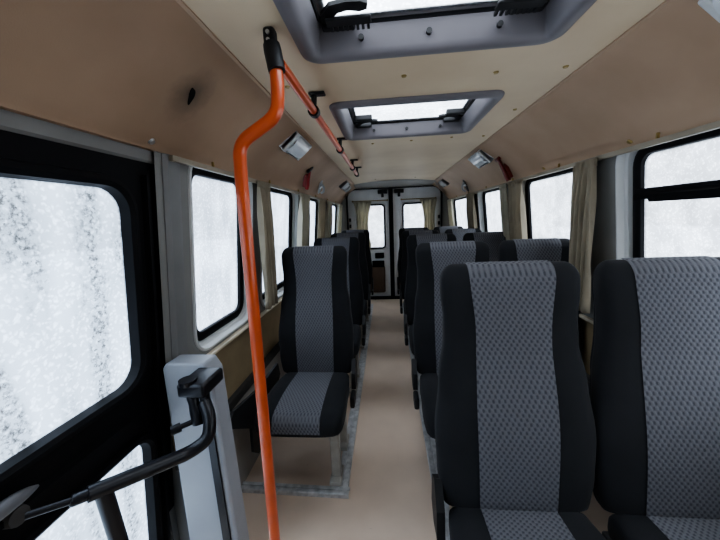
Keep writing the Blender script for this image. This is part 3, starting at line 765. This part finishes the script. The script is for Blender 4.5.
# ------------------------------------------------------------------ passenger seats
def pad(bm_main, bm_panel, width, thick, center, length, ra, rb, pw, mp, n_exp=3.2, rows=26, off=0.0022):
    """upholstered cushion: sections run along s; width(s), thick(s), center(s); mp(a, s, d) maps to a point, d outward on the face side"""
    S = []
    for i in range(9): S.append(ra*(1-math.cos(PI/2*i/8)))
    m = rows
    for i in range(1, m): S.append(ra+(length-ra-rb)*i/m)
    for i in range(9): S.append(length-rb+rb*math.sin(PI/2*i/8))
    def dims(s):
        t, w = thick(s), width(s)
        if s < ra: k = math.sqrt(max(0, 1-(1-s/ra)**2)); t *= max(k, 0.02); w -= ra*0.75*(1-max(k, 0.0))
        if s > length-rb: k = math.sqrt(max(0, 1-(1-(length-s)/rb)**2)); t *= max(k, 0.02); w -= rb*0.75*(1-max(k, 0.0))
        return w, t
    def face(a, s, sgn):
        w, t = dims(s); q = min(1, abs(a)/w)
        dish = 0.010*(q**2)*min(1, t/thick(s)) if sgn > 0 else 0.0       # side bolsters stand slightly proud
        return center(s)+sgn*t/2*(1-q**n_exp)**(1/n_exp)+dish
    K = 14
    loops = []
    for s in S:
        w, t = dims(s); lp = []
        us = [math.sin(PI/2*(-1+2*k/K)) for k in range(K+1)]
        us = [math.copysign(abs(math.sin(PI/2*u))**0.9, u) for u in us]
        for u in us: lp.append(mp(u*w, s, face(u*w, s, 1)))
        for u in us[-2:0:-1]: lp.append(mp(u*w, s, face(u*w, s, -1)))
        loops.append(lp)
    loft(bm_main, loops, True, True, True)
    PS = [s for s in S if s > ra*0.25]
    P = 12; loops = []
    for s in PS:
        row = []
        for k in range(P+1):
            a = -pw(s)+2*pw(s)*k/P; row.append(mp(a, s, face(a, s, 1)+off))
        loops.append(row)
    # wrap a little over the far rounded edge
    s = S[-1]
    loops.append([mp(-pw(s)+2*pw(s)*k/P, s+off, center(s)-0.012) for k in range(P+1)])
    loft(bm_panel, loops, closed=False)

def interp(tab):
    def g(s):
        if s <= tab[0][0]: return tab[0][1]
        for (a, va), (b, vb) in zip(tab, tab[1:]):
            if s <= b:
                t = (s-a)/(b-a); t = t*t*(3-2*t); return va+(vb-va)*t
        return tab[-1][1]
    return g

def make_seat(name, label):
    r = thing(name, (0, 0, 0), label, 'seat', 'grey and charcoal passenger seats')
    # backrest: s = height above the cushion joint
    L = 0.755; Z0 = 0.43
    wid = interp([(0, 0.208), (0.12, 0.222), (0.24, 0.2265), (0.40, 0.211), (0.52, 0.193), (0.59, 0.192), (0.67, 0.199), (L, 0.200)])
    thk = interp([(0, 0.10), (0.25, 0.11), (0.5, 0.095), (L, 0.085)])
    cen = lambda s: -(0.17*s) + 0.014*math.sin(PI*min(1, s/0.5)) - 0.05 + (0.012*max(0, (s-0.5)/0.25))
    pw = interp([(0, 0.108), (0.3, 0.112), (0.55, 0.106), (L, 0.122)])
    mp = lambda a, s, d: Vector((a, -d, Z0+s))
    bm, bp = bmesh.new(), bmesh.new()
    pad(bm, bp, wid, thk, cen, L, 0.035, 0.055, pw, mp)
    b = obj('backrest', bm, M['fabric'], r, True, 75)
    obj('woven_panel', bp, M['weave'], b, True, 75)
    # back shell
    bm, bp = bmesh.new(), bmesh.new()
    pad(bm, bp, lambda s: wid(s+0.02)-0.018, lambda s: 0.05, lambda s: cen(s+0.02)-0.042, L-0.06, 0.03, 0.04, lambda s: 0.02, lambda a, s, d: Vector((a, -d, Z0+0.02+s)))
    bp.free(); obj('back_shell', bm, M['shell'], r, True, 75)
    # cushion: s = distance forward from the joint
    L2 = 0.465
    wid2 = interp([(0, 0.195), (0.15, 0.208), (0.35, 0.214), (L2, 0.206)])
    thk2 = interp([(0, 0.11), (0.3, 0.125), (L2, 0.115)])
    cen2 = lambda s: 0.0+0.012*math.sin(PI*s/L2)-0.01*max(0, s-0.3)
    pw2 = interp([(0, 0.106), (L2, 0.112)])
    bm, bp = bmesh.new(), bmesh.new()
    pad(bm, bp, wid2, thk2, cen2, L2, 0.03, 0.055, pw2, lambda a, s, d: Vector((a, 0.035-s, 0.398+d)), 4.0)
    c = obj('seat_cushion', bm, M['fabric'], r, True, 75)
    obj('woven_panel', bp, M['weave'], c, True, 75)
    # base frame
    bm = bmesh.new(); box(bm, -0.18, 0.18, -0.34, 0.06, 0.310, 0.336, 0.006)
    obj('base_frame', bm, M['blackpl'], r)
    return r

def seat_fittings(r, aisle, bracket=True, recliner=True, inset=0.0):
    """aisle: +1 when the aisle is on the +X side of the seat"""
    a = aisle
    bm = bmesh.new()
    x0, x1 = sorted((a*(0.125-inset), a*(0.172-inset)))
    box(bm, x0, x1, -0.30, -0.255, 0.04, 0.315, 0.006)
    lg = obj('leg', bm, M['legm'], r)
    bm = bmesh.new(); box(bm, x0-0.006, x1+0.006, -0.335, -0.22, 0.0225, 0.048, 0.005); obj('foot', bm, M['legm'], lg)
    bm = bmesh.new(); box(bm, x0, x1, -0.06, -0.015, 0.04, 0.315, 0.006)
    lg = obj('leg', bm, M['legm'], r)
    bm = bmesh.new(); box(bm, x0-0.006, x1+0.006, -0.10, 0.02, 0.0225, 0.048, 0.005); obj('foot', bm, M['legm'], lg)
    # recliner cover and lever on the aisle side
    if not recliner: return
    bm = bmesh.new(); x0, x1 = sorted((a*0.212, a*0.236))
    prof = [(-0.03, 0.37), (0.04, 0.36), (0.085, 0.40), (0.08, 0.50), (0.03, 0.53), (-0.02, 0.46)]
    loft(bm, [[Vector((x, y, z)) for y, z in prof] for x in (x0, x1)], True, True, True)
    rc = obj('recliner_cover', bm, M['blackpl'], r)
    bm = bmesh.new(); box(bm, min(a*0.215, a*0.240), max(a*0.215, a*0.240), -0.15, -0.06, 0.325, 0.390, 0.010, 3); obj('recliner_lever', bm, M['blackpl'], rc)
    if not bracket: return
    # wall-side bracket
    x0, x1 = sorted((-a*0.236, -a*0.250)); bm = bmesh.new()
    prof = [(-0.535, 0.485), (-0.53, 0.53), (-0.50, 0.545), (-0.25, 0.50), (0.03, 0.50), (0.05, 0.42), (-0.05, 0.34), (-0.24, 0.31), (-0.27, 0.20), (-0.32, 0.185), (-0.37, 0.235), (-0.365, 0.36)]
    loft(bm, [[Vector((x, y, z)) for y, z in prof] for x in (x0, x1)], True, True, True)
    obj('side_bracket', bm, M['blackpl'], r)

def copy_tree(o, parent=None):
    c = o.copy(); COL.objects.link(c); c.parent = parent
    for ch in o.children: copy_tree(ch, c)
    return c
protoL = make_seat('passenger_seat', 'x'); seat_fittings(protoL, 1)
protoR = make_seat('passenger_seat', 'x'); seat_fittings(protoR, -1, bracket=False, inset=0.07)
protoW = make_seat('passenger_seat', 'x'); seat_fittings(protoW, -1, bracket=False, recliner=False, inset=0.05)
ROWS_R = [0.815, 1.637, 2.46, 3.28, 4.10]
ROWS_L = [1.64, 2.46, 3.28, 4.10]
ordn = ['frontmost', 'second', 'third', 'fourth', 'last']
placed = set()
def place(proto, x, y, label):
    o = proto if proto.name not in placed else copy_tree(proto)
    placed.add(proto.name)
    o.location = (x, y, 0); o['label'] = label
    if proto is protoR: o.scale.x = 1.035          # aisle seats of the pairs are a little wider
LLAB = ['single seat fully in view behind the orange pole, frontmost of the left row',
        'single seat in the left row directly behind the frontmost one',
        'third single seat back in the left row, mostly hidden by the two before it',
        'last single seat in the left row, nearest the left rear door']
ALAB = ['large frontmost aisle seat of the right pair, nearest the camera',
        'aisle seat in the second right row, just behind the large front aisle seat',
        'aisle seat in the third right row, third headrest back along the aisle',
        'aisle seat in the fourth right row, thin dark edge beside the aisle',
        'aisle seat in the last right row, furthest along the aisle by the rear door']
WLAB = ['large frontmost window seat at the right edge, under the slider window',
        'window seat in the second right row, its headrest showing between the front seats and curtain',
        'window seat in the third right row, dark-edged headrest below the second window',
        'window seat in the fourth right row, pale headrest top by the third window',
        'window seat in the last right row, furthest headrest near the right rear door']
for y, l in zip(ROWS_L, LLAB): place(protoL, -0.560, y, l)
for y, l in zip(ROWS_R, ALAB): place(protoR, 0.248, y, l)
for y, l in zip(ROWS_R, WLAB): place(protoW, 0.709, y, l)

# ------------------------------------------------------------------ outside: snow and a pale building behind the bus
bm = bmesh.new(); box(bm, -30, 30, -20, 40, -0.75, -0.7)
tag(obj('ground', bm, M['snow']), 'snow-covered ground outside', 'ground', kind='structure')
r = thing('outside_building', (-1.5, 11.0, -0.7), 'white building with faded red sign behind the left rear window', 'building', kind='structure')
bm = bmesh.new(); box(bm, -4, 7, 0, 1.0, 0, 6); obj('cladding', bm, M['wallwhite'], r)
bm = bmesh.new()
x = 0.66
for k in range(10):                                 # illegible red lettering on the cladding
    for z0, z1 in ((2.34, 2.44), (2.50, 2.54)):
        box(bm, x, x+0.014, -0.02, 0, z0, z1)
        if k % 2: box(bm, x, x+0.038, -0.02, 0, z1-0.02, z1)
        if k % 3: box(bm, x, x+0.038, -0.02, 0, z0, z0+0.02)
        box(bm, x+0.026, x+0.040, -0.02, 0, z0, z1 if k % 4 else (z0+z1)/2)
    x += 0.054
obj('sign_lettering', bm, M['redsign'], r)
bm = bmesh.new(); box(bm, -4, 7, -0.3, 0, 0, 1.2); obj('grey_plinth', bm, M['lampgrey'], r)

# closed front end behind the camera, an unseen wall added to dim the front
bm = bmesh.new()
pts = [(-0.95, -0.26), (0.95, -0.26), (0.95, 0.78), (0.86, 1.58), (0.56, CZ), (-0.56, CZ), (-0.86, 1.58), (-0.95, 0.78)]
plate(bm, pts, [], lambda a, b: Vector((a, YF, b)))
tag(obj('wall_front_added', bm, M['grey']), 'unseen grey wall added towards the driver cab to keep the front dim', 'wall', kind='structure')
ld = bpy.data.lights.new('sky_portal', 'AREA'); ld.shape = 'RECTANGLE'; ld.size = 1.3; ld.size_y = 0.7; ld.cycles.is_portal = True
lo = bpy.data.objects.new('sky_portal', ld); COL.objects.link(lo)
lo.location = (0, 5.13, 1.2); lo.rotation_euler = (-PI/2, 0, 0)

# ------------------------------------------------------------------ world: overcast winter sky
w = bpy.data.worlds.new('overcast_sky'); sc.world = w; w.use_nodes = True
N, L = w.node_tree.nodes, w.node_tree.links; N.clear()
bg = N.new('ShaderNodeBackground'); ow = N.new('ShaderNodeOutputWorld'); L.new(bg.outputs[0], ow.inputs[0])
bg.inputs[0].default_value = (0.93, 0.965, 1.0, 1)
# CIE overcast sky: the zenith is several times brighter than the horizon
tcw = N.new('ShaderNodeTexCoord'); spw = N.new('ShaderNodeSeparateXYZ'); L.new(tcw.outputs['Generated'], spw.inputs[0])
mrw = N.new('ShaderNodeMapRange'); mrw.inputs['From Min'].default_value = 0.05; mrw.inputs['From Max'].default_value = 0.9
mrw.inputs['To Min'].default_value = 1.8; mrw.inputs['To Max'].default_value = 12.0
L.new(spw.outputs[2], mrw.inputs['Value']); L.new(mrw.outputs[0], bg.inputs[1])

# ------------------------------------------------------------------ camera
F_PX = 305.0; p, y, ro = (math.radians(a) for a in (9.56, 5.24, 2.35))
fw = Vector((-math.sin(y)*math.cos(p), math.cos(y)*math.cos(p), -math.sin(p)))
u = Vector((math.cos(y), math.sin(y), 0)); v = u.cross(fw)
u2 = math.cos(ro)*u-math.sin(ro)*v; v2 = math.sin(ro)*u+math.cos(ro)*v
cam = bpy.data.cameras.new('camera'); cam.sensor_width = 36; cam.sensor_fit = 'HORIZONTAL'; cam.lens = F_PX*36/720; cam.clip_start = 0.02
co = bpy.data.objects.new('camera', cam); COL.objects.link(co)
mm = Matrix((u2, v2, -fw)).transposed().to_4x4(); mm.translation = Vector((-0.124, 0, 1.339)); co.matrix_world = mm
sc.camera = co

sc.view_settings.view_transform = 'AgX'
try: sc.view_settings.look = 'AgX - Medium High Contrast'
except Exception: pass
sc.view_settings.exposure = 0.42
sc.cycles.use_denoising = True
sc.cycles.max_bounces = 12; sc.cycles.diffuse_bounces = 6; sc.cycles.transparent_max_bounces = 12
sc.cycles.sample_clamp_indirect = 8
